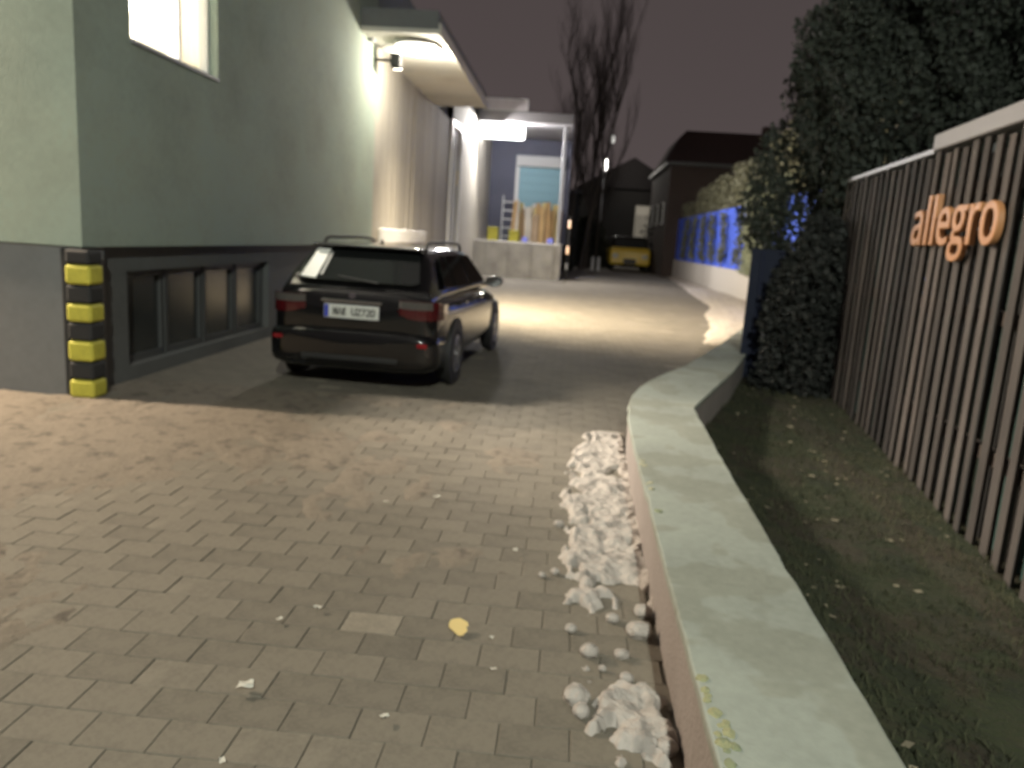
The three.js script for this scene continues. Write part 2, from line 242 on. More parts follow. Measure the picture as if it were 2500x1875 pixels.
// ------------------------------------------------------------------ near building
const ZE = -29.6, HB = 9.5, BAND = 1.3, BACK = -13;
{
  const b = thing('office_building', 'green grey rendered building with dark plinth and lit upper window', 'building');
  // side wall with a window opening: d 7.1..8.85, y 3.14..4.9
  const w0 = 7.1, w1 = 8.85, wy0 = 3.14, wy1 = 4.75, t = 0.32;
  const end = 15.8;
  mesh('wall', [box2(BACK, XW, BAND, HB, ZC, ZC - t)], M.green, b).name = 'front_wall';
  mesh('side_wall', [
    box2(XW - t, XW, BAND, wy0, ZC - t - 0.0005, -end), box2(XW - t, XW, wy1, HB, ZC - t - 0.0005, -end),
    box2(XW - t, XW, wy0, wy1, ZC - t - 0.0005, -w0), box2(XW - t, XW, wy0, wy1, -w1, -end)], M.green, b);
  mesh('front_plinth', box2(BACK, XW - 0.03, -0.05, BAND - 0.003, ZC - 0.03, ZC - 0.35), M.plinth, b);
  // recessed plinth along the side with three dark cellar windows
  const xp = XW - 0.1;
  mesh('side_plinth', [box2(xp - 0.25, xp, -0.05, 0.14, ZC - 0.35, -end), box2(xp - 0.25, xp, 1.06, BAND - 0.003, ZC - 0.35, -end), box2(xp - 0.25, xp, 0.14, 1.06, ZC - 0.35, -7.1), box2(xp - 0.25, xp, 0.14, 1.06, -10.6, -end)], std([0.11, 0.114, 0.114], 0.85, { map: T.render, bumpMap: T.renderB, bumpScale: 0.002 }), b);  // same plinth as the front; its shade is put into a darker colour
  for (let k = 0; k < 4; k++) {
    const a = 7.12 + k * 0.87, c = a + 0.83;
    const w = mesh('cellar_window', [box2(xp - 0.16, xp - 0.1, 0.14, 0.21, -a, -c), box2(xp - 0.16, xp - 0.1, 0.99, 1.06, -a, -c), box2(xp - 0.16, xp - 0.1, 0.21, 0.99, -a, -a - 0.06), box2(xp - 0.16, xp - 0.1, 0.21, 0.99, -c + 0.06, -c)], M.darkFrame, b);
    mesh('pane', box2(xp - 0.145, xp - 0.135, 0.21, 0.99, -a - 0.06, -c + 0.06), M.darkGlass, w);
    mesh('mullion', box2(xp - 0.16, xp - 0.085, 0.14, 1.06, -c, -c - 0.04), M.darkFrame, w);
  }
  mesh('cellar_back', box2(xp - 0.3, xp - 0.26, 0.0, 1.2, -6.8, -11), M.black, b);
  mesh('roof', box2(BACK, XW + 0.12, HB, HB + 0.2, ZC + 0.12, -end), M.fascia, b);
  mesh('end_wall', box2(BACK, XW - t, -0.05, HB, -end, -end - 0.25), M.fascia, b);
  // lit window
  const win = mesh('window', [
    box2(XW - 0.2, XW - 0.1, wy0, wy0 + 0.06, -w0, -w1), box2(XW - 0.2, XW - 0.1, wy1 - 0.06, wy1, -w0, -w1),
    box2(XW - 0.2, XW - 0.1, wy0 + 0.06, wy1 - 0.06, -w0, -w0 - 0.05), box2(XW - 0.2, XW - 0.1, wy0 + 0.06, wy1 - 0.06, -w1 + 0.05, -w1),
    box2(XW - 0.19, XW - 0.09, wy0 + 0.06, wy1 - 0.06, -8.14, -8.20)], M.whiteMetal, b);
  const glass = new THREE.MeshPhysicalMaterial({ color: 0xffffff, transmission: 1, roughness: 0.02, thickness: 0, ior: 1.45 });
  mesh('pane', box2(XW - 0.155, XW - 0.149, wy0 + 0.06, wy1 - 0.06, -w0 - 0.05, -8.14), glass, win);
  mesh('pane', box2(XW - 0.155, XW - 0.149, wy0 + 0.06, wy1 - 0.06, -8.20, -w1 + 0.05), glass, win);
  mesh('sill', box2(XW - 0.1, XW + 0.02, wy0 - 0.02, wy0 + 0.006, -w0, -w1), M.greyMetal, win);
  mesh('roller_blind', box2(XW - 0.23, XW - 0.222, wy0 + 0.03, wy1, -8.18, -w1 - 0.02), new THREE.MeshPhysicalMaterial({ color: col(0.75, 0.72, 0.66), transmission: 0.45, roughness: 1, thickness: 0 }), win);
  // the room behind it
  const room = std([0.8, 0.79, 0.76], 0.9), RX0 = -7.6, RX1 = XW - t - 0.002;
  const rm = thing('lit_room', 'bright white office room seen through the upper window', 'room');
  mesh('ceiling', box2(RX0, RX1, 5.2, 5.3, -6.7, -10.2), room, rm); mesh('floor', box2(RX0, RX1, 2.3, 2.4, -6.7, -10.2), room, rm);
  mesh('wall', box2(RX0 - 0.1, RX0, 2.3, 5.3, -6.7, -10.2), room, rm); mesh('wall', box2(RX0, RX1, 2.4, 5.2, -6.62, -6.72), room, rm); mesh('wall', box2(RX0, RX1, 2.4, 5.2, -10.2, -10.3), room, rm);
  mesh('cupboard', rbox(0.5, 1.3, 0.7, 0.02, -4.95, 3.05, -8.65), std([0.5, 0.47, 0.42], 0.7), rm);
  mesh('ceiling_light', box(1.2, 0.05, 1.2, -5.9, 5.16, -8.3), glow([1, 0.97, 0.9], 3), rm);
  const ra = new THREE.RectAreaLight(0xfff4e2, 600, 1.15, 1.15); ra.position.set(-5.9, 5.12, -8.3); ra.lookAt(-5.9, 0, -8.3); scene.add(ra);
}
// striped foam guard at the building corner
{
  const g = thing('corner_guard', 'yellow and black striped foam guard wrapped round the building corner', 'corner guard', [XW, 0, ZC - 0.06]);
  const seg = (y0, y1, m, k = 1) => { const w = 0.225 * k; mesh(m === M.yellow ? 'yellow_band' : 'black_band', rbox(w, y1 - y0 - 0.004, 0.21 * k, 0.03, -0.035, (y0 + y1) / 2, -0.01), m, g); };
  const ys = [0.0, 0.16, 0.32, 0.5, 0.66, 0.82, 0.98, 1.15, 1.28];
  for (let i = 0; i < 8; i++) seg(ys[i], ys[i + 1], i % 2 === 0 ? M.yellow : M.rubber, i % 2 === 0 ? 1 : 0.975);
  mesh('backing_strip', rbox(0.06, 1.27, 0.05, 0.015, -0.175, 0.645, 0.03), M.rubber, g);
}
// wall lamp on the front face, outside the picture: lights the yard in front of the building
{
  const p = [-7.5, 3.7, -6.13];
  const l = thing('wall_lamp', 'outdoor wall lamp on a bracket on the front of the green grey building', 'lamp', p);
  mesh('arm', box(0.06, 0.06, 0.15, 0, 0.12, -0.072), M.darkFrame, l); mesh('housing', rbox(0.4, 0.1, 0.24, 0.03, 0, 0.1, 0), M.darkFrame, l);
  mesh('lens', box(0.34, 0.03, 0.24, 0, 0.03, 0), glow([1, 0.82, 0.58], 6), l);
  const s = new THREE.SpotLight(new THREE.Color(1, 0.81, 0.6), 235, 0, 82 * RAD, 1); s.target.position.set(-4.2, 0, -3.6); scene.add(s.target); lightAt(s, [p[0], p[1] - 0.08, p[2]], 6);
}
// street lamp behind the viewer, lights the green wall and the coping
{
  const p = [1.2, 7.3, 6.0];
  const l = thing('street_lamp', 'tall grey street lamp with flat head standing by the yard entrance', 'street lamp', [2.4, 0, 6.0]);
  mesh('pole', new THREE.CylinderGeometry(0.06, 0.1, 7.5, 12).translate(0, 3.75, 0), M.greyMetal, l); mesh('arm', box(1.2, 0.06, 0.06, -0.6, 7.46, 0), M.greyMetal, l);
  const hd = mesh('head', rbox(0.6, 0.1, 0.26, 0.03, -1.2, 7.4, 0), M.greyMetal, l); mesh('lens', box(0.5, 0.02, 0.2, -1.2, 7.34, 0), glow([0.92, 1, 0.84], 6), hd);
  lightAt(new THREE.PointLight(new THREE.Color(0.95, 1, 0.88), 470), [p[0], p[1] - 0.03, p[2]], 6);
}

// ------------------------------------------------------------------ loading side: panelled wall, canopy, dock
{
  const b = thing('loading_wing', 'pale panelled warehouse wing with slim canopy projecting over the yard', 'building');
  const r = rng(43), tones = [0.86, 0.94, 1, 1.06, 1.14].map((k) => std([0.36 * k, 0.34 * k, 0.305 * k], 0.85, { map: T.streak, bumpMap: T.renderB, bumpScale: 0.003 }));
  let d = 15.84, k = 0; while (d < 25.1) { const w = 0.5 + 0.35 * r(), x = XW - 0.02 + 0.025 * r(); mesh('panel', rbox(0.12, 5.2, w - 0.012, 0.012, x - 0.06, 2.6 - 0.05, -(d + w / 2)), tones[Math.floor(r() * 5)], b); d += w; k++; }
  const dEnd = d;
  mesh('core_wall', box2(BACK, XW - 0.16, -0.05, 7.0, -16.06, -37.9), M.fascia, b);
  // projecting upper floor: soffit, fascia
  mesh('soffit', box2(XW - 0.15, -2.67, 5.12, 5.2, -14.6, -22.4), M.soffit, b);
  mesh('canopy_slab', box2(XW - 0.15, -2.69, 5.2, 5.52, -14.62, -22.38), std([0.15, 0.155, 0.16], 0.85, { map: T.render }), b);
  mesh('soffit_trim', box2(-2.67, -2.63, 5.09, 5.3, -14.58, -22.42), M.soffit, b);
  // door at the far end of the wall
  mesh('far_wall', [box2(XW - 0.15, XW, -0.05, 6.2, -dEnd - 0.01, -25.45), box2(XW - 0.15, XW, 5.05, 6.2, -25.45, -27.6), box2(XW - 0.15, XW, -0.05, 6.2, -27.6, -37.4)], std([0.5, 0.47, 0.41], 0.85, { map: T.streak }), b);
  const dr = mesh('door', box2(XW - 0.14, XW - 0.06, 0, 5.05, -25.5, -27.55), std([0.3, 0.28, 0.31], 0.6, { map: T.streak }), b);
  mesh('frame', [box2(XW - 0.02, XW + 0.06, 0, 5.1, -25.4, -25.52), box2(XW - 0.02, XW + 0.06, 0, 5.1, -27.53, -27.66), box2(XW - 0.02, XW + 0.06, 5.1, 5.22, -25.4, -27.66)], M.whiteMetal, dr);
  mesh('notice', box2(XW - 0.05, XW - 0.035, 3.3, 3.75, -27.1, -27.4), std([0.75, 0.5, 0.08], 0.7), dr);
  mesh('rib', [25.9, 26.5, 27.0].map((q) => box2(XW - 0.06, XW - 0.02, 0.1, 5.0, -q, -q - 0.06)), M.whiteMetal, dr);
}
{ // added ribs on the wall, standing in for a lamp reflection over the car roof
  const t = thing('reflection_ribs', 'added pale ribs on the panelled wall in place of a lamp reflection over the black car', 'rail', [XW, 0, 0]);
  for (let k = 0; k < 4; k++) mesh('rib', rbox(0.08, 0.065, 5.0, 0.02, 0.08, 1.37 + k * 0.075, -18.7), M.whiteMetal, t);
  for (const d of [16.6, 18.7, 20.8]) mesh('bracket', box(0.09, 0.34, 0.08, 0.035, 1.48, -d), M.greyMetal, t);
}
// wall lamp under the soffit
{
  const l = thing('floodlight', 'small black floodlight on the wall corner under the bright soffit', 'lamp', [XW, 0, -15.7]);
  mesh('bracket', box(0.36, 0.05, 0.05, 0.17, 4.86, 0), M.black, l); mesh('housing', rbox(0.2, 0.26, 0.24, 0.03, 0.42, 4.86, 0), M.black, l);
  mesh('lens', box(0.16, 0.02, 0.2, 0.42, 5.0, 0), glow([1, 0.93, 0.78], 8), l);
  mesh('lower_lens', box(0.16, 0.2, 0.03, 0.42, 4.82, -0.135), glow([1, 0.93, 0.78], 6), l);
  const junction = mesh('junction_box', rbox(0.1, 0.5, 0.22, 0.02, 0.06, 5.32, 0.5), M.greyMetal, l);
  lightAt(new THREE.PointLight(new THREE.Color(1, 0.92, 0.76), 26), [XW + 1.05, 4.85, -15.7], 5);
  const s = new THREE.SpotLight(new THREE.Color(1, 0.85, 0.61), 1050, 0, 64 * RAD, 1); s.target.position.set(1.3, 0, -18.6); scene.add(s.target); lightAt(s, [XW + 0.95, 4.9, -15.6], 8);
}
{ // round luminaire on the soffit
  const l = thing('soffit_light', 'bright oval luminaire fixed to the pale soffit above the yard', 'lamp', [XW + 0.85, 5.12, -15.5]);
  mesh('housing', new THREE.CylinderGeometry(0.42, 0.46, 0.06, 32).scale(1, 1, 1.2).translate(0, -0.032, 0), M.whiteMetal, l); mesh('lens', new THREE.SphereGeometry(0.4, 28, 10, 0, Math.PI * 2, Math.PI / 2, Math.PI / 2).scale(1, 0.22, 1.2).translate(0, -0.065, 0), glow([1, 0.95, 0.82], 4), l);
}
{ // dock
  const D0 = -32.6, D1 = -37.4, XR = -0.42;
  const k = thing('loading_dock', 'concrete loading dock with flat roof, navy back wall and slim roof post', 'loading dock');
  mesh('platform', rbox(XR - XW, 1.5, D0 - D1, 0.03, (XR + XW) / 2, 0.72, (D0 + D1) / 2), M.concrete, k);
  for (let i = 0; i < 4; i++) mesh('bumper_strip', box(0.02, 1.36, 0.03, -3.6 + i * 0.95, 0.69, D0 + 0.012), std([0.3, 0.29, 0.27], 0.9), k);
  mesh('back_wall', box2(XW, XR + 0.1, 1.47, 6.2, D1, D1 - 0.2), M.navy, k);
  mesh('roof', rbox(XR - XW + 0.2, 0.42, 6, 0.03, (XR + XW) / 2 + 0.03, 6.42, D0 - 2.7), std([0.32, 0.31, 0.33], 0.8, { map: T.render }), k);
  mesh('post', rbox(0.13, 4.74, 0.2, 0.02, -0.6, 3.84, D0 - 0.4), M.greyMetal, k);
  const s = one('lamp_ghost_board', 'added blank pale board on the dock roof edge in place of a ghost image of the dock lamp', 'sign', [rbox(1.75, 0.42, 0.05, 0.01, -3.07, 6.86, D0 + 0.25)], std([0.62, 0.58, 0.62], 0.6, { map: T.streak }));  // added board: stands for the double image of the dock lamp
  const fr = mesh('frame', [box(1.83, 0.04, 0.07, -3.07, 7.08, D0 + 0.25), box(1.83, 0.04, 0.07, -3.07, 6.65, D0 + 0.25), box(0.04, 0.39, 0.07, -3.965, 6.865, D0 + 0.25), box(0.04, 0.39, 0.07, -2.175, 6.865, D0 + 0.25)], M.whiteMetal, s);
  const l = thing('dock_light', 'wide glowing white luminaire hanging under the dock roof', 'lamp', [-3.2, 5.9, D0 + 0.1]);
  mesh('housing', rbox(1.95, 0.1, 0.3, 0.03, 0, 0.36, -0.12), M.whiteMetal, l); mesh('diffuser', rbox(1.88, 0.66, 0.16, 0.06, 0, -0.02, -0.1), glow([1, 0.99, 0.98], 5), l);
  const cap = mesh('end_cap', box(0.04, 0.5, 0.2, -0.97, 0, -0.1), M.whiteMetal, l); mesh('end_cap', box(0.04, 0.5, 0.2, 0.97, 0, -0.1), M.whiteMetal, l);
  const ra = new THREE.RectAreaLight(new THREE.Color(1, 0.96, 0.93), 430, 1.8, 0.6); ra.position.set(-3.2, 5.88, D0 + 0.14); ra.lookAt(3.6, 0.6, D0 + 8); scene.add(ra);
  const rb = new THREE.RectAreaLight(new THREE.Color(0.95, 0.96, 1), 32, 1.8, 0.6); rb.position.set(-3.2, 5.86, D0 - 0.12); rb.lookAt(-2.2, 2.6, D1); scene.add(rb);
  const door = thing('dock_door', 'white framed dock door with light blue roller curtain', 'door', [-1.72, 1.47, D1 + 0.06]);
  mesh('frame', [box(0.18, 3.9, 0.14, -1.07, 1.95, 0), box(0.16, 3.9, 0.14, 1.07, 1.95, 0)], M.whiteMetal, door); mesh('roller_box', rbox(2.3, 0.5, 0.36, 0.04, 0, 3.72, 0.08), std([0.55, 0.55, 0.56], 0.5), door);
  for (let i = 0; i < 9; i++) mesh('slat', rbox(1.95, 0.385, 0.04, 0.012, 0, 0.19 + i * 0.39, 0), std([0.24, 0.42, 0.5], 0.6), door);
  // bundled cardboard on the platform
  const r = rng(53), cm = [[0.5, 0.33, 0.15], [0.72, 0.68, 0.6], [0.6, 0.42, 0.2], [0.66, 0.55, 0.25], [0.75, 0.72, 0.7], [0.4, 0.3, 0.2]].map((c) => std(c, 0.85, { map: T.wood }));
  const lab = ['brown cardboard sheet', 'white paper sack', 'tan cardboard sheet', 'yellowish cardboard sheet', 'white plastic wrapped sheet', 'dark brown cardboard sheet'];
  for (let i = 0; i < 24; i++) { const q = i % 6, w = 0.16 + 0.2 * r(), h = 1.2 + 0.75 * r(); const o = one('cardboard_sheet', `${lab[q]} standing upright in the heap on the dock`, 'cardboard', rbox(w, h, 0.09, 0.02), cm[q], 'cardboard sheets on the dock'); o.position.set(-2.75 + 2.1 * ((i * 7) % 24) / 24 + 0.05 * r(), 1.47 + h / 2, D1 + 0.5 + 0.9 * r()); o.rotation.set(-0.1 - 0.08 * r(), (r() - 0.5) * 0.8, (r() - 0.5) * 0.12); }
  for (const [x, w] of [[-2.05, 0.22], [-0.95, 0.26]]) one('blue_crate', 'small blue plastic crate on the dock floor below the cardboard', 'crate', rbox(w, 0.22, 0.3, 0.02, x, 1.585, D0 - 1.5), std([0.12, 0.14, 0.5], 0.5), 'blue crates on the dock');
  const lad = thing('step_ladder', 'white metal ladder leaning beside the blue dock door', 'ladder', [-3.1, 1.47, D1 + 0.5]); lad.rotation.x = -0.12;
  for (const s of [-1, 1]) mesh('rail', box(0.06, 2.1, 0.06, s * 0.27, 1.05, 0), M.whiteMetal, lad); for (let i = 0; i < 5; i++) mesh('rung', box(0.5, 0.055, 0.06, 0, 0.22 + i * 0.4, 0), M.whiteMetal, lad);
  for (const [x, h, la] of [[-3.35, 0.5, 'taller yellow bin at the dock edge between ladder and pale wall'], [-2.45, 0.42, 'lower yellow bin at the dock edge in front of the cardboard heap']]) { const y = thing('yellow_bin', la, 'bin', [x, 1.47, D0 - 0.3], 0, 'yellow bins on the dock'); mesh('body', rbox(0.42, h, 0.4, 0.03, 0, h / 2, 0), M.yellow, y); mesh('lid', rbox(0.45, 0.05, 0.43, 0.015, 0, h + 0.02, 0), M.yellow, y); }
  const mp = thing('marker_post', 'dark post with two orange marker lamps at the dock corner', 'marker post', [-0.16, 0, D0 - 1.4]);
  mesh('post', rbox(0.1, 2.7, 0.1, 0.02, 0, 1.35, 0), M.black, mp);
  for (const y of [2.35, 1.25]) mesh('marker_lamp', rbox(0.1, 0.34, 0.05, 0.015, 0, y, 0.06), glow([1, 0.42, 0.06], 1.1), mp); mesh('reflector', rbox(0.09, 0.28, 0.03, 0.01, 0, 0.55, 0.06), M.whiteMetal, mp);
}

// ------------------------------------------------------------------ far right: white wall, blue fence, ivy, house
{
  const r = rng(61), X = 5.85;
  one('boundary_wall', 'whitewashed low boundary wall below the blue fence', 'wall', [rbox(0.3, 1.05, 40, 0.03, X + 0.15, 0.48, -32)], std([0.6, 0.57, 0.545], 0.92, { map: T.streak, bumpMap: T.renderB, bumpScale: 0.01 }));
  const f = thing('blue_fence', 'bright blue sheet metal fence on the whitewashed wall, overgrown with ivy', 'fence', [X + 0.1, 0, 0]);
  const bm = [0.92, 1, 1.08].map((k) => std([0.07 * k, 0.14 * k, 0.75 * k], 0.8));
  for (let i = 0; i < 74; i++) mesh('sheet', rbox(0.03, 2.26, 0.494, 0.008, (i % 2) * -0.006, 2.13, -(13.5 + i * 0.5)), bm[Math.floor(r() * 3)], f);
  for (let i = 0; i < 13; i++) mesh('post', box(0.08, 2.3, 0.08, 0.08, 2.15, -(13.5 + i * 3)), M.darkFrame, f);
  structure('snow_verge', field(1.2, 5.9, 11.5, 46, 0.1, (x, d) => { if (x > 0.25 + (d < 16.6 ? lerp(2.23, 4.06, (d - 11.04) / 5.56) : lerp(4.06, 5.35, (d - 16.6) / 3.9))) return -0.4; const edge = d < 13.7 ? parapetX(d) + .3 : d < 23.4 ? lerp(2.5, 4.2, (d - 13.7) / 9.7) : lerp(4.2, 5.5, (d - 23.4) / 20), w = x - edge + 0.25 * (fbm(x * 2, d * 0.8, 3, 171) - 0.5); return (w < 0 ? -0.04 : 0.02 + 0.06 * sm(0, 0.5, w)) + 0.05 * (fbm(x * 3, d * 3, 3, 173) - 0.4) * sm(-0.1, 0.3, w); }), std([0.5, 0.46, 0.42], 0.95, { map: T.snow, bumpMap: T.snowB, bumpScale: 0.02 }));
}
function leaves(n, place, size, r, flat = 0.6) {                        // many small bent leaf faces through a volume
  const P = new Float32Array(n * 18), N = new Float32Array(n * 18), U = new Float32Array(n * 12), v = new THREE.Vector3(), a = new THREE.Vector3(), b = new THREE.Vector3(), c = new THREE.Vector3();
  for (let k = 0; k < n; k++) {
    const p = place(r), s = size * (0.5 + r()); a.set(r() - 0.5, (r() - 0.5) * flat, r() - 0.5).normalize(); b.set(r() - 0.5, r() - 0.9, r() - 0.5).normalize(); c.crossVectors(a, b).normalize(); b.crossVectors(c, a);
    const w = s * 0.45, A = [p[0] - b.x * w * 0.2, p[1] - b.y * w * 0.2, p[2] - b.z * w * 0.2], Q = [v.set(...p).addScaledVector(a, s).toArray(), v.set(...p).addScaledVector(b, w).addScaledVector(a, s * 0.45).toArray(), v.set(...p).addScaledVector(b, -w).addScaledVector(a, s * 0.45).toArray()];
    P.set([...A, ...Q[2], ...Q[0], ...A, ...Q[0], ...Q[1]], k * 18); for (let i = 0; i < 6; i++) N.set([c.x, c.y, c.z], k * 18 + i * 3);
    U.set([0, 0, 1, 0, 1, 1, 0, 0, 1, 1, 0, 1], k * 12);
  }
  const g = new THREE.BufferGeometry(); g.setAttribute('position', new THREE.BufferAttribute(P, 3)); g.setAttribute('normal', new THREE.BufferAttribute(N, 3)); g.setAttribute('uv', new THREE.BufferAttribute(U, 2)); return g;
}
const leafMat = (c) => new THREE.MeshPhysicalMaterial({ color: col(...c), roughness: 0.75, transmission: 0.25, thickness: 0, side: THREE.DoubleSide });
{
  const r = rng(67), ivy = leafMat([0.28, 0.28, 0.19]), ivy2 = leafMat([0.28, 0.31, 0.22]), strand = leafMat([0.13, 0.14, 0.08]), X = 5.85;
  const h = thing('ivy_hedge', 'tall leggy hedge rising above the blue fence', 'hedge', [0, 0, 0]);
  mesh('foliage', leaves(34000, (q) => { for (;;) { const d = 17 + 31 * q(), top = 5.5 - (d - 24) * 0.075 + 0.9 * (fbm(d * 0.9, 2, 4, 181) - 0.5), y = 2.6 + (top - 2.6) * q(), x = X + 0.2 + 1.5 * q(); if (fbm(d * 1.6, y * 0.9 + x, 3, 183) < 0.43) continue; return [x, y, -d]; } }, 0.11, r), ivy, h);
  const gs = []; for (let k = 0; k < 46; k++) { const d = 17.5 + k * 0.66, q = new THREE.CylinderGeometry(0.015, 0.035, 4 + r(), 5); q.rotateZ((r() - 0.5) * 0.2).translate(X + 0.5 + r() * 0.8, 2.6, -d); gs.push(q); } mesh('stems', gs, M.bark, h);
  const c = thing('ivy_curtain', 'pale green ivy hanging over the near end of the blue fence', 'ivy', [0, 0, 0]);
  mesh('foliage', leaves(9000, (q) => { for (;;) { const d = 22.2 + 4.6 * q(), y = 0.95 + 2.9 * q(), x = X - 0.05 - 0.38 * q() * (1 - 0.5 * Math.abs(y - 2.2)); if (fbm(d * 1.8, y * 1.2, 3, 187) < 0.46 + 0.2 * sm(24.8, 26.8, d)) continue; return [x, y, -d]; } }, 0.1, r), ivy2, c);
  mesh('stem', [0, 1, 2].map((k) => new THREE.CylinderGeometry(0.015, 0.02, 2.6, 5).translate(X - 0.02, 2.3, -22.8 - k * 1.2)), M.bark, c);
  for (let k = 0; k < 6; k++) { const d0 = 27.4 + k * 2.5 + r(); const t = thing('ivy_strand', 'thin strand of ivy climbing the blue fence sheets', 'ivy', [0, 0, 0], 0, 'ivy strands on the blue fence'); mesh('foliage', leaves(420, (q) => { const y = 1.2 + 1.9 * q(); return [X - 0.06 - 0.1 * q(), y, -(d0 + 0.7 * (q() - 0.5) + 0.3 * Math.sin(y * 2 + k))]; }, 0.1, r), strand, t); mesh('stem', new THREE.CylinderGeometry(0.012, 0.02, 2.2, 5).translate(X - 0.04, 2.1, -d0), M.bark, t); }
}
function prismRoof(w, h, d, ov) { const s = new THREE.Shape([new THREE.Vector2(-w / 2 - ov, 0), new THREE.Vector2(w / 2 + ov, 0), new THREE.Vector2(0, h)]); return muv(new THREE.ExtrudeGeometry(s, { depth: d + 2 * ov, bevelEnabled: false }).translate(0, 0, -d / 2 - ov)); }
{
  const h = thing('brick_house', 'dark house with red brown hipped roof behind the hedge', 'house', [9.7, 0, -50]);
  mesh('wall', box(9, 6.2, 10, 0, 3.1, 0), std([0.05, 0.035, 0.03], 0.9, { map: T.render }), h);
  mesh('eave', rbox(9.5, 0.2, 10.5, 0.03, 0, 6.28, 0), M.darkFrame, h);
  const g = new THREE.CylinderGeometry(0.8, 1, 1.8, 4, 1).rotateY(Math.PI / 4).scale(6.6, 1, 7.3).translate(0, 7.29, 0); mesh('roof', muv(g), std([0.03, 0.014, 0.013], 0.9, { map: T.wood }), h);
  mesh('chimney', rbox(0.6, 1.2, 0.6, 0.02, 1.5, 8.5, 0.8), std([0.08, 0.05, 0.045], 0.9), h);
  for (let k = 0; k < 3; k++) { const w = mesh('window', box(0.08, 1.3, 1.0, -4.53, 3.6, -3 + k * 3), M.whiteMetal, h); mesh('pane', box(0.02, 1.1, 0.8, -4.58, 3.6, -3 + k * 3), M.darkGlass, w); }
  const t = thing('far_house', 'far dark house at the end of the lane with a pale barred window', 'house', [4.4, 0, -66]);
  mesh('wall', box(8, 6, 6, 0, 3, 0), std([0.02, 0.018, 0.017], 0.9, { map: T.render }), t); mesh('roof', prismRoof(8, 2.4, 6, 0.3).translate(0, 6.005, 0), std([0.015, 0.012, 0.012], 0.9), t);
  const w = mesh('window', rbox(1.6, 2.6, 0.1, 0.02, 1.2, 3.5, 3.05), std([0.35, 0.33, 0.29], 0.7), t); mesh('pane', box(1.45, 2.4, 0.02, 1.2, 3.5, 3.12), new THREE.MeshStandardMaterial({ color: col(0.2, 0.19, 0.16), emissive: col(0.16, 0.14, 0.11), roughness: 0.4 }), w); for (let k = 0; k < 5; k++) mesh('bar', box(0.09, 1.7, 0.05, 0.62 + k * 0.29, 3.2, 3.16), M.darkFrame, w);
  const s = thing('lane_shed', 'long dark shed behind the dock along the lane', 'shed', [-4.2, 0, -58]);
  mesh('wall', box(9, 4.6, 16, 0, 2.3, 0), std([0.035, 0.035, 0.038], 0.9), s); mesh('roof', rbox(9.4, 0.25, 16.4, 0.04, 0, 4.73, 0), M.darkFrame, s);
}
// ------------------------------------------------------------------ yellow van far down the lane
{
  const v = thing('yellow_van', 'yellow van parked head on far down the dark lane', 'van', [3.75, 0, -50]), ym = new THREE.MeshPhysicalMaterial({ color: col(0.78, 0.54, 0.05), roughness: 0.35, clearcoat: 0.6 });
  mesh('body', [rbox(2.6, 1.0, 4.4, 0.18, 0, 0.88, -2.2), rbox(2.5, 0.5, 1.2, 0.16, 0, 1.25, -0.75)], ym, v);
  mesh('cab', rbox(2.3, 1.0, 3.2, 0.3, 0, 1.7, -2.4), std([0.012, 0.01, 0.007], 0.4), v);
  const g = new THREE.BoxGeometry(2.0, 0.55, 0.06).rotateX(-0.35).translate(0, 1.78, -0.78); mesh('windscreen', g, M.darkGlass, v);
  mesh('grille', rbox(0.8, 0.36, 0.06, 0.03, 0, 0.62, 0.02), std([0.06, 0.05, 0.04], 0.5), v); mesh('bumper', rbox(1.3, 0.16, 0.12, 0.04, 0, 0.34, 0.03), M.black, v);
  for (const s of [-1, 1]) { mesh('headlight', rbox(0.36, 0.26, 0.06, 0.04, s * 0.95, 0.95, 0.01), std([0.6, 0.58, 0.5], 0.2), v); const w = mesh('wheel', new THREE.CylinderGeometry(0.33, 0.33, 0.24, 20).rotateZ(Math.PI / 2).translate(s * 1.1, 0.33, -0.75), M.rubber, v); mesh('mirror', rbox(0.2, 0.28, 0.12, 0.03, s * 1.34, 1.75, -0.9), M.black, v); const w2 = mesh('wheel', new THREE.CylinderGeometry(0.33, 0.33, 0.24, 20).rotateZ(Math.PI / 2).translate(s * 1.1, 0.33, -3.6), M.rubber, v); }
  for (const x of [1.35, 1.7]) one('bollard', 'small pale bollard beside the lane near the yellow van', 'bollard', [new THREE.CylinderGeometry(0.09, 0.11, 0.75, 12).translate(x, 0.375, -47.5), new THREE.SphereGeometry(0.095, 12, 8).translate(x, 0.75, -47.5)], M.whiteMetal, 'bollards in the lane');
}
// ------------------------------------------------------------------ lane lamp, and an added lantern for its ghost image
function laneLamp(x, z, h, label, k) {
  const l = thing('lane_lamp', label, 'street lamp', [x, 0, z]);
  mesh('pole', new THREE.CylinderGeometry(0.05, 0.09, h, 10).translate(0, h / 2, 0), M.greyMetal, l);
  mesh('lantern', new THREE.CapsuleGeometry(0.2, 0.5, 4, 12).translate(0, h + 0.45, 0), glow([1, 0.97, 0.9], k), l); mesh('cap', new THREE.CylinderGeometry(0.1, 0.2, 0.1, 12).translate(0, h + 0.95, 0), M.greyMetal, l); return l;
}
laneLamp(2.0, -60, 7.0, 'glowing white lantern on a slim pole in the lane, beside the bare tree', 5); lightAt(new THREE.PointLight(new THREE.Color(1, 0.95, 0.85), 40), [2.0, 7.45, -59.6], 10);
laneLamp(4.1, -100, 14.0, 'added dim lantern on a taller pole in place of a ghost image of the lane lamp', 1.2);  // added: this glow repeats the lane lamp as its double image

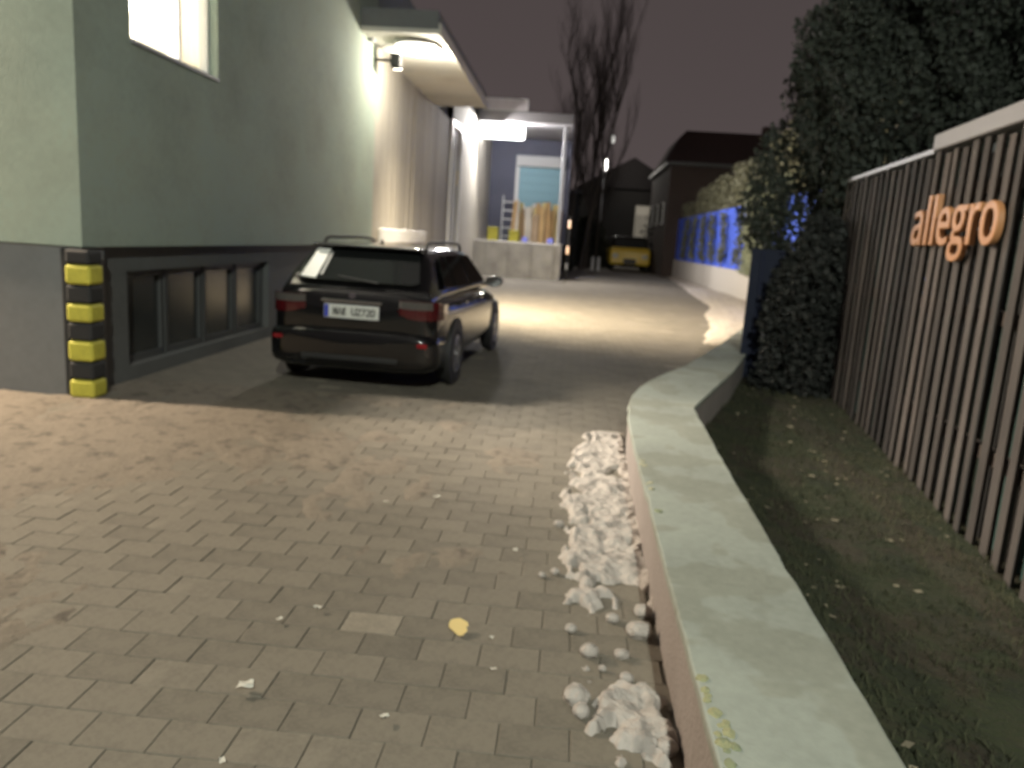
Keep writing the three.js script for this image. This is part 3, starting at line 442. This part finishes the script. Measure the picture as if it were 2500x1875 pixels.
// ------------------------------------------------------------------ trees
function conifer(name, label, x, d, H, R, n, seed, prof, group, size = 0.08) {
  const r = rng(seed), t = thing(name, label, 'tree', [x, 0, -d], 0, group);
  mesh('trunk', new THREE.CylinderGeometry(0.05, 0.17, H * 0.8, 9).translate(0, H * 0.4, 0), M.bark, t);
  const br = []; for (let k = 0; k < 60; k++) { const y = H * (0.08 + 0.8 * r()), a = r() * 6.28, L = R * prof(y / H) * 0.85; if (L < .1) continue; const q = new THREE.CylinderGeometry(0.006, 0.022, L, 5).translate(0, L / 2, 0).rotateZ(-1.15).rotateY(a).translate(0, y, 0); br.push(q); } mesh('branches', br, M.bark, t);
  const place = (q) => { for (;;) { const y = H * (0.03 + 0.97 * q()), a = q() * 6.283, R0 = R * prof(y / H), e = R0 * (0.82 + 0.55 * (fbm(a * 2.2 + 20, y * 1.5, 3, seed) - 0.42)); const rr = e * Math.pow(q(), 0.35); if (fbm(Math.cos(a) * rr * 2.3 + 30, y * 2.1 + Math.sin(a) * rr * 2.3, 3, seed + 5) < 0.42) continue; return [Math.cos(a) * rr, y, Math.sin(a) * rr]; } };
  mesh('crown', leaves(n, place, size, r, 1.4), leafMat([0.026, 0.035, 0.024]), t); return t;
}
const egg = (t) => Math.pow(clamp(t), 0.25) * Math.pow(clamp(1 - t), 0.55) * 1.25;
conifer('conifer_tree', 'large dark evergreen tree leaning over the end of the slat fence', 4.5, 10.9, 7.6, 2.5, 130000, 201, (t) => 0.92 * Math.sqrt(Math.max(0, 1 - Math.pow((t - 0.38) / (t > 0.38 ? 0.36 : 0.42), 2))), undefined, 0.06);
conifer('conifer_tree', 'dark evergreen tree filling the space behind the slat fence letters', 6.3, 9.6, 7.2, 2.0, 42000, 203, egg);
conifer('conifer_tree', 'second dark evergreen behind the capped stretch of slat fence', 5.6, 6.4, 6.2, 1.8, 34000, 207, egg);
conifer('conifer_tree', 'tall dark evergreen farther back between house and slat fence', 8.4, 15.5, 9.5, 2.3, 40000, 209, egg);
function bareTree(name, label, x, z, H, seed, group, spread = 1) {
  const r = rng(seed), t = thing(name, label, 'tree', [x, 0, z], 0, group), gs = [], tw = [];
  const seg = (arr, p, q, r0, r1, n) => { const L = p.distanceTo(q), g = new THREE.CylinderGeometry(r1, r0, L, n, 1, true).translate(0, L / 2, 0); g.applyQuaternion(new THREE.Quaternion().setFromUnitVectors(new THREE.Vector3(0, 1, 0), q.clone().sub(p).normalize())).translate(p.x, p.y, p.z); arr.push(g); };
  const grow = (p, dir, L, rad, lev) => {
    const steps = 3; let c = p.clone(), dd = dir.clone();
    for (let i = 0; i < steps; i++) { dd.add(new THREE.Vector3((r() - 0.5) * 0.3, 0.1, (r() - 0.5) * 0.3)).normalize(); const q = c.clone().addScaledVector(dd, L / steps); seg(lev < 3 ? gs : tw, c, q, rad * (1 - i * 0.22), rad * (1 - (i + 1) * 0.22), lev < 2 ? 7 : 3); if (lev < 5) { const nb = lev === 0 ? 4 : 2; for (let b = 0; b < nb; b++) if (r() < 0.82) { const a = r() * 6.28, up = 0.95; grow(q, new THREE.Vector3(Math.cos(a) * spread, up, Math.sin(a) * spread).lerp(dd, 0.35).normalize(), L * (0.42 + 0.2 * r()) * (lev === 0 ? 0.75 : 1), rad * 0.42, lev + 1); } } c = q; }
  };
  grow(new THREE.Vector3(0, 0, 0), new THREE.Vector3(0, 1, 0), H, H * 0.016, 0);
  mesh('trunk', gs, M.bark, t); mesh('twigs', tw, M.bark, t); return t;
}
bareTree('bare_tree', 'tall bare poplar standing behind the dock post', 0.6, -47, 9.2, 303, undefined, 0.5);
bareTree('bare_tree', 'dense bare tree close behind the dock post', -0.2, -43, 8.0, 311, undefined, 0.6);
bareTree('bare_tree', 'bare tree leaning toward the lane lamp', 1.0, -50, 9.6, 317, undefined, 0.5);
bareTree('bare_tree', 'bare slender tree between the shed and the lane lamp', 1.6, -53, 8.0, 305, undefined, 0.55);
{ // dark bushes at the end of the lane
  const r = rng(91); const L = ['near black evergreen shrub standing in front of the blue gate', 'dark round bush at the end of the lane beside the far house', 'wide dark bush in front of the lane shed', 'dark bush below the hedge behind the yellow van', 'tall dark bush behind the yellow van'];
  [[2.85, -9.25, 0.62, 2.1], [1.0, -56, 2.2, 3.4], [-0.6, -44, 0.8, 3.6], [6.6, -52, 1.6, 5.2], [8.3, -63, 3.4, 7.6]].forEach(([x, z, R, H], i) => { const t = thing('bush', L[i], 'bush', [x, 0, z]); mesh('foliage', leaves(9000, (q) => { for (;;) { const a = q() * 6.28, y = H * q(), e = R * Math.sqrt(Math.max(0, 1 - Math.pow(y / H, 2.4))) * (0.8 + 0.6 * (fbm(a * 2, y, 3, i) - 0.4)), rr = e * Math.sqrt(q()); return [Math.cos(a) * rr, y, Math.sin(a) * rr]; } }, i ? 0.17 : 0.065, r), leafMat(i ? [0.035, 0.037, 0.025] : [0.012, 0.015, 0.012]), t); mesh('stem', new THREE.CylinderGeometry(0.03, 0.06, H * 0.6, 7).translate(0, H * 0.3, 0), M.bark, t); });
}
// ------------------------------------------------------------------ slat fence with letters
{
  const u = new THREE.Vector3(0.104, 0, -1).normalize(), ang = Math.atan2(u.x, -u.z);       // along the fence, away from the viewer
  const f = thing('slat_fence', 'brown upright slat fence with pale cap rail beside the dark soil strip', 'fence', [2.165, 0, 0], -ang);   // local -z runs along the fence
  const r = rng(97), wm = [0.62, 0.82, 1, 1.18, 1.4].map((k, i) => { const t = T.wood.clone(); t.offset.set(i * 0.23, i * 0.41); t.needsUpdate = true; return std([0.074 * k, 0.066 * k, 0.062 * k], 0.85, { map: t, bumpMap: T.wood, bumpScale: 0.002 }); });
  const teal = std([0.022, 0.062, 0.055], 0.8);
  let s = 2.3; const L = 9.55;
  while (s < L) { const w = 0.085 + 0.025 * r(), h = 2.6 + 0.05 * r(); const o = mesh('slat', rbox(0.024, h, w, 0.004, 0, 0, 0), wm[Math.floor(r() * 5)], f); o.position.set(-0.012 + 0.008 * r(), h / 2 - 0.16, -s); o.rotation.set((r() - 0.5) * 0.02, (r() - 0.5) * 0.14, (r() - 0.5) * 0.01); s += w + 0.075 + 0.04 * r(); }
  s = 2.38; while (s < L - 0.1) { const h = 2.56; const o = mesh('rear_slat', rbox(0.02, h, 0.075, 0.004), r() < 0.7 ? teal : M.black, f); o.position.set(0.1, h / 2 - 0.16, -s); s += 0.115 + 0.03 * r(); }
  for (const y of [0.45, 1.3, 2.15]) mesh('rail', box(0.05, 0.09, L - 2.2, 0.045, y, -(2.25 + (L - 2.2) / 2)), M.bark, f);
  for (const d of [2.4, 4.2, 6.0, 7.8, 9.4]) mesh('post', rbox(0.09, 2.66, 0.09, 0.01, 0.16, 1.15, -d), M.darkFrame, f);
  mesh('cap_rail', rbox(0.12, 0.05, 2.9, 0.01, 0.03, 2.5, -8.1), M.greyMetal, f); mesh('cap_rail', rbox(0.16, 0.13, 4.3, 0.015, 0.02, 2.55, -4.45), std([0.26, 0.255, 0.265], 0.6), f);
  const font = await new FontLoader().loadAsync('fonts/droid/droid_sans_regular.typeface.json');
  const sg = thing('letter_sign', 'raised copper coloured word in rounded letters fixed to the slat fence', 'sign', [2.165, 0, 0], -ang);
  const lm = std([0.40, 0.19, 0.08], 0.45), size = 0.345; let adv = 0; const sc = font.data.resolution;
  const word = 'allegro', tot = [...word].reduce((a, c) => a + font.data.glyphs[c].ha / sc * size, 0), stretch = 1.66 / tot;
  for (const c of word) {
    const g = new TextGeometry(c, { font, size, depth: 0.03, curveSegments: 8, bevelEnabled: true, bevelThickness: 0.008, bevelSize: 0.009, bevelSegments: 2 });
    g.scale(stretch, 1, 1); g.rotateY(-Math.PI / 2);                      // text x -> +z, faces -x
    const o = mesh('letter', g, lm, sg); o.position.set(-0.045, 1.76, -6.74 + adv * stretch); adv += font.data.glyphs[c].ha / sc * size;
    mesh('stud', new THREE.CylinderGeometry(0.008, 0.008, 0.05, 6).rotateZ(Math.PI / 2).translate(0.02, 0.1, 0.06 * stretch), M.greyMetal, o);
  }
  const gp = thing('side_gate', 'dark blue sheet metal panel closing the gap past the slat fence', 'gate', [2.75, 0, -9.95]);
  mesh('sheet', rbox(1.0, 1.62, 0.03, 0.01, 0, 0.86, 0), std([0.006, 0.01, 0.028], 0.8), gp); for (let k = 0; k < 4; k++) mesh('rib', rbox(0.05, 1.56, 0.03, 0.01, -0.36 + k * 0.24, 0.86, 0.025), std([0.006, 0.01, 0.032], 0.8), gp);
}

// ------------------------------------------------------------------ black estate car
{
  const car = thing('estate_car', 'black estate car parked beside the building, seen from behind', 'car', [-2.12, 0, -7.5], -3 * RAD);
  const paint = new THREE.MeshPhysicalMaterial({ color: col(0.003, 0.003, 0.0034), roughness: 0.5, metalness: 0, specularIntensity: 0.25, clearcoat: 1, clearcoatRoughness: 0.05 });
  const glass = new THREE.MeshPhysicalMaterial({ color: col(0.01, 0.011, 0.011), roughness: 0.04, clearcoat: 1, clearcoatRoughness: 0.02 });
  const chrome = std([0.7, 0.7, 0.7], 0.15, { metalness: 1 }), trim = std([0.015, 0.015, 0.015], 0.6);
  const sp = (v, e) => Math.sign(v) * Math.pow(Math.abs(v), e), NS = 48;
  const ring = (z, fn) => Array.from({ length: NS }, (_, i) => { const a = (i / NS) * 2 * Math.PI; const [x, y] = fn(a); return [x, y, z]; });
  function loft(rings) {
    const P = [], I = []; rings.forEach((q) => q.forEach((p) => P.push(...p)));
    for (let j = 0; j < rings.length - 1; j++) for (let i = 0; i < NS; i++) { const a = j * NS + i, b = j * NS + (i + 1) % NS, c = a + NS, d = b + NS; I.push(a, b, c, b, d, c); }
    for (const [q, off, fl] of [[rings[0], 0, 1], [rings.at(-1), (rings.length - 1) * NS, 0]]) { const c = P.length / 3; const m = q.reduce((s, p) => [s[0] + p[0] / NS, s[1] + p[1] / NS, s[2] + p[2] / NS], [0, 0, 0]); P.push(...m); for (let i = 0; i < NS; i++) { const a = off + i, b = off + (i + 1) % NS; fl ? I.push(c, b, a) : I.push(c, a, b); } }
    const g = new THREE.BufferGeometry(); g.setAttribute('position', new THREE.Float32BufferAttribute(P, 3)); g.setIndex(I); g.computeVertexNormals(); return muv(g);
  }
  const S = (z, hw, y0, y1, e = 0.46) => ring(z, (a) => [hw * sp(Math.cos(a), e), (y0 + y1) / 2 + (y1 - y0) / 2 * sp(Math.sin(a), e)]);
  mesh('body', loft([S(0, 0.68, 0.40, 0.90), S(-0.02, 0.75, 0.34, 0.965), S(-0.06, 0.81, 0.2, 0.995), S(-0.14, 0.85, 0.2, 1.01), S(-0.4, 0.885, 0.2, 1.02), S(-1, 0.905, 0.17, 1.0), S(-2.2, 0.91, 0.17, 0.975), S(-3.2, 0.905, 0.17, 0.95), S(-3.6, 0.89, 0.22, 0.90), S(-4.1, 0.85, 0.23, 0.8), S(-4.35, 0.76, 0.27, 0.72), S(-4.47, 0.6, 0.34, 0.62)]), paint, car);
  const G = (z, h, b, t) => ring(z, (a) => { const sx = sp(Math.cos(a), 0.3), sy = (sp(Math.sin(a), 0.3) + 1) / 2; return [sx * lerp(b, t, sy), 0.9 + (h - 0.9) * sy]; });
  const cabin = mesh('cabin', loft([G(-0.07, 0.98, 0.77, 0.75), G(-0.12, 1.04, 0.80, 0.73), G(-0.3, 1.2, 0.83, 0.70), G(-0.48, 1.36, 0.84, 0.635), G(-0.58, 1.41, 0.845, 0.61), G(-0.9, 1.44, 0.85, 0.60), G(-1.8, 1.46, 0.85, 0.60), G(-2.5, 1.43, 0.845, 0.60), G(-2.9, 1.27, 0.84, 0.68), G(-3.3, 1.0, 0.82, 0.78)]), paint, car);
  const slab = (pts, n, th) => { const a = pts.map((p) => new THREE.Vector3(...p)), o = new THREE.Vector3(...n).normalize().multiplyScalar(th), b = a.map((p) => p.clone().add(o)), P = [], t = (x, y, z) => P.push(...x.toArray(), ...y.toArray(), ...z.toArray()), k = a.length; for (let i = 1; i < k - 1; i++) { t(b[0], b[i], b[i + 1]); t(a[0], a[i + 1], a[i]); } for (let i = 0; i < k; i++) { const j = (i + 1) % k; t(a[i], a[j], b[j]); t(a[i], b[j], b[i]); } const g = new THREE.BufferGeometry(); g.setAttribute('position', new THREE.Float32BufferAttribute(P, 3)); g.computeVertexNormals(); return muv(g); };
  // rear window on the sloping tailgate
  const rw = (x, t, o = 0) => [x, lerp(1.065, 1.365, t) + o * 0.75, lerp(-0.115, -0.465, t) + o * 0.65];
  const wpts = [rw(-0.64, 0.08), rw(-0.58, 0), rw(0.58, 0), rw(0.64, 0.08), rw(0.565, 0.92), rw(0.52, 1), rw(-0.52, 1), rw(-0.565, 0.92)];
  const rear = mesh('rear_window', slab(wpts, [0, 0.76, 0.65], 0.02), glass, car);
  mesh('painted_reflection', slab([rw(-0.585, 0.04, 0.03), rw(-0.42, 0.0, 0.03), rw(-0.385, 0.95, 0.03), rw(-0.52, 0.95, 0.03)], [0, 0.76, 0.65], 0.004), std([0.85, 0.85, 0.8], 0.8), rear);  // reflection of a bright window, painted as a white sheet on the glass
  mesh('painted_reflection', slab([rw(-0.39, 0.12, 0.03), rw(-0.36, 0.12, 0.03), rw(-0.345, 0.86, 0.03), rw(-0.37, 0.86, 0.03)], [0, 0.76, 0.65], 0.004), std([0.4, 0.4, 0.38], 0.8), rear);  // narrow grey part of the painted reflection
  mesh('wiper', [new THREE.CylinderGeometry(0.008, 0.012, 0.42, 6).rotateZ(1.45).translate(0.02, 1.1, -0.09)], trim, rear);
  mesh('spoiler', loft([S(-0.36, 0.55, 1.405, 1.425), S(-0.42, 0.585, 1.40, 1.44), S(-0.62, 0.59, 1.395, 1.445)]), paint, car);
  for (const s of [-1, 1]) {
    const side = (z, t) => [s * (lerp(0.825, 0.648, t) + 0.006), lerp(1.0, 1.365, t), z], nn = [s, 0.45, 0];
    for (const q of [[[-0.5, 0.12], [-1.02, 0.08], [-1.02, 0.98], [-0.82, 0.98]], [[-1.08, 0.08], [-1.92, 0.05], [-1.92, 0.98], [-1.08, 0.98]], [[-1.98, 0.05], [-2.95, 0.05], [-2.45, 0.96], [-1.98, 0.98]]]) mesh('side_window', slab((s > 0 ? q : [...q].reverse()).map(([z, t]) => side(z, t)), nn, 0.012), glass, car);
    mesh('window_trim', box(0.01, 0.012, 2.4, s * 0.835, 0.995, -1.75), trim, car);
    // tail light: ribbon round the corner
    const path = [[0.50, 0.006], [0.58, 0.008], [0.67, 0.004], [0.745, -0.016], [0.80, -0.05], [0.845, -0.115], [0.872, -0.22], [0.885, -0.33]];
    const rib = (i0, i1, ya, yb, th) => { const P = []; const q = (a, b, c, d) => P.push(...a, ...b, ...c, ...a, ...c, ...d); const pt = (i, y) => { const [x, z] = path[i], n = i < 2 ? [0, 1] : i > 5 ? [1, 0.1] : [0.6, 0.8]; return [s * (x + n[0] * th), y, z + n[1] * th]; }; for (let i = i0; i < i1; i++) { const A = pt(i, ya(i)), B = pt(i + 1, ya(i + 1)), C = pt(i + 1, yb(i + 1)), D = pt(i, yb(i)); s > 0 ? q(A, B, C, D) : q(B, A, D, C); const inn = (p) => [p[0] - s * 0.02, p[1], p[2] - 0.02]; q(D, C, inn(C), inn(D)); q(inn(A), inn(B), B, A); if (i === i0) q(inn(A), A, D, inn(D)); if (i === i1 - 1) q(B, inn(B), inn(C), C); } const g = new THREE.BufferGeometry(); g.setAttribute('position', new THREE.Float32BufferAttribute(P, 3)); g.computeVertexNormals(); return muv(g); };
    const lo = (i) => 0.745 + (i < 2 ? 0.045 - i * 0.03 : 0), hi = (i) => 0.93 - (i > 5 ? 0.03 : 0);
    const tl = mesh('tail_light', rib(0, 7, lo, hi, 0.012), new THREE.MeshPhysicalMaterial({ color: col(0.06, 0.003, 0.005), roughness: 0.15, clearcoat: 1 }), car);
    mesh('clear_lens', rib(0, 4, (i) => 0.855 - (i === 0 ? 0 : 0.005), (i) => 0.925, 0.017), std([0.08, 0.075, 0.07], 0.12), tl);
    mesh('reflector', rbox(0.1, 0.04, 0.03, 0.008, s * 0.74, 0.50, 0.068), std([0.2, 0.005, 0.01], 0.25), car);
    mesh('roof_rail', new THREE.TubeGeometry(new THREE.CatmullRomCurve3([[-0.66, 1.40], [-0.76, 1.475], [-1.2, 1.495], [-2.2, 1.49], [-2.46, 1.46], [-2.52, 1.41]].map(([z, y]) => new THREE.Vector3(s * 0.56, y, z))), 30, 0.017, 8), trim, car);
    for (const z of [-0.82, -3.62]) {
      mesh('wheel_arch', new THREE.CylinderGeometry(0.375, 0.375, 0.06, 30).rotateZ(Math.PI / 2).translate(s * 0.885, 0.34, z), trim, car);
      const wh = mesh('wheel', new THREE.TorusGeometry(0.245, 0.078, 14, 32).scale(1, 1, 1.25).rotateY(Math.PI / 2).translate(s * 0.83, 0.325, z), M.rubber, car);
      const sp5 = [new THREE.TorusGeometry(0.19, 0.02, 8, 28).rotateY(Math.PI / 2), new THREE.CylinderGeometry(0.045, 0.045, 0.05, 12).rotateZ(Math.PI / 2)]; for (let k = 0; k < 5; k++) sp5.push(new THREE.BoxGeometry(0.03, 0.19, 0.045).translate(0, 0.1, 0).rotateX(k * 1.2566)); mesh('rim', sp5.map((q) => muv(q.translate(s * 0.905, 0.325, z))), std([0.35, 0.35, 0.36], 0.35, { metalness: 0.8 }), wh);
    }
    const mir = mesh('mirror', new THREE.SphereGeometry(1, 18, 12).scale(0.12, 0.075, 0.07).translate(s * 1.0, 1.03, -2.72), paint, car); mesh('mirror_glass', new THREE.CircleGeometry(1, 18).scale(0.1, 0.058, 1).translate(s * 1.0, 1.03, -2.648), std([0.6, 0.6, 0.6], 0.05, { metalness: 1 }), mir); mesh('mirror_arm', box(0.14, 0.035, 0.04, s * 0.88, 0.99, -2.73), paint, mir);
    mesh('door_handle', rbox(0.03, 0.03, 0.19, 0.01, s * 0.912, 0.86, -1.25), paint, car); mesh('door_handle', rbox(0.03, 0.03, 0.19, 0.01, s * 0.915, 0.85, -2.2), paint, car);
    mesh('exhaust', new THREE.CylinderGeometry(0.032, 0.032, 0.12, 14, 1, true).rotateX(Math.PI / 2).translate(-0.52 + s * 0.045, 0.27, 0.03), chrome, car);
  }
  mesh('bumper', loft([S(0.075, 0.66, 0.31, 0.56, 0.38), S(0.06, 0.76, 0.25, 0.59, 0.38), S(0.02, 0.83, 0.21, 0.615, 0.38), S(-0.08, 0.875, 0.19, 0.63, 0.38), S(-0.34, 0.9, 0.18, 0.63, 0.38)]), paint, car);
  mesh('bumper_insert', rbox(1.0, 0.06, 0.03, 0.012, 0, 0.33, 0.062), trim, car);
  mesh('tailgate_strip', rbox(0.62, 0.028, 0.03, 0.01, 0, 0.885, 0.012), chrome, car);
  mesh('badge', new THREE.CylinderGeometry(0.036, 0.036, 0.012, 20).rotateX(Math.PI / 2 - 0.3).translate(0, 0.945, 0.002), chrome, car);
  const cv = document.createElement('canvas'); cv.width = 512; cv.height = 116; const cx = cv.getContext('2d'); cx.fillStyle = '#d6d8d2'; cx.fillRect(0, 0, 512, 116); cx.fillStyle = '#141414'; cx.font = 'bold 100px sans-serif'; cx.textBaseline = 'middle'; cx.textAlign = 'center'; const pl = 'KWI U2720', wds = [...pl]; wds.forEach((c, i) => cx.fillText(c, 66 + i * 49, 60)); 
  const pt = new THREE.CanvasTexture(cv); pt.colorSpace = THREE.SRGBColorSpace;
  const plate = mesh('licence_plate', rbox(0.56, 0.135, 0.012, 0.005, 0, 0.785, 0.022), M.whiteMetal, car);
  mesh('characters', new THREE.PlaneGeometry(0.505, 0.122).translate(0.022, 0.785, 0.0305), std([0.85, 0.85, 0.85], 0.55, { map: pt }), plate); mesh('blue_strip', box(0.042, 0.122, 0.002, -0.254, 0.785, 0.0295), std([0.03, 0.05, 0.4], 0.5), plate);
  mesh('antenna', new THREE.ConeGeometry(0.03, 0.06, 8).scale(0.6, 1, 1.8).translate(0, 1.48, -0.95), paint, car);
}
camera.updateProjectionMatrix();
renderer.render(scene, camera);
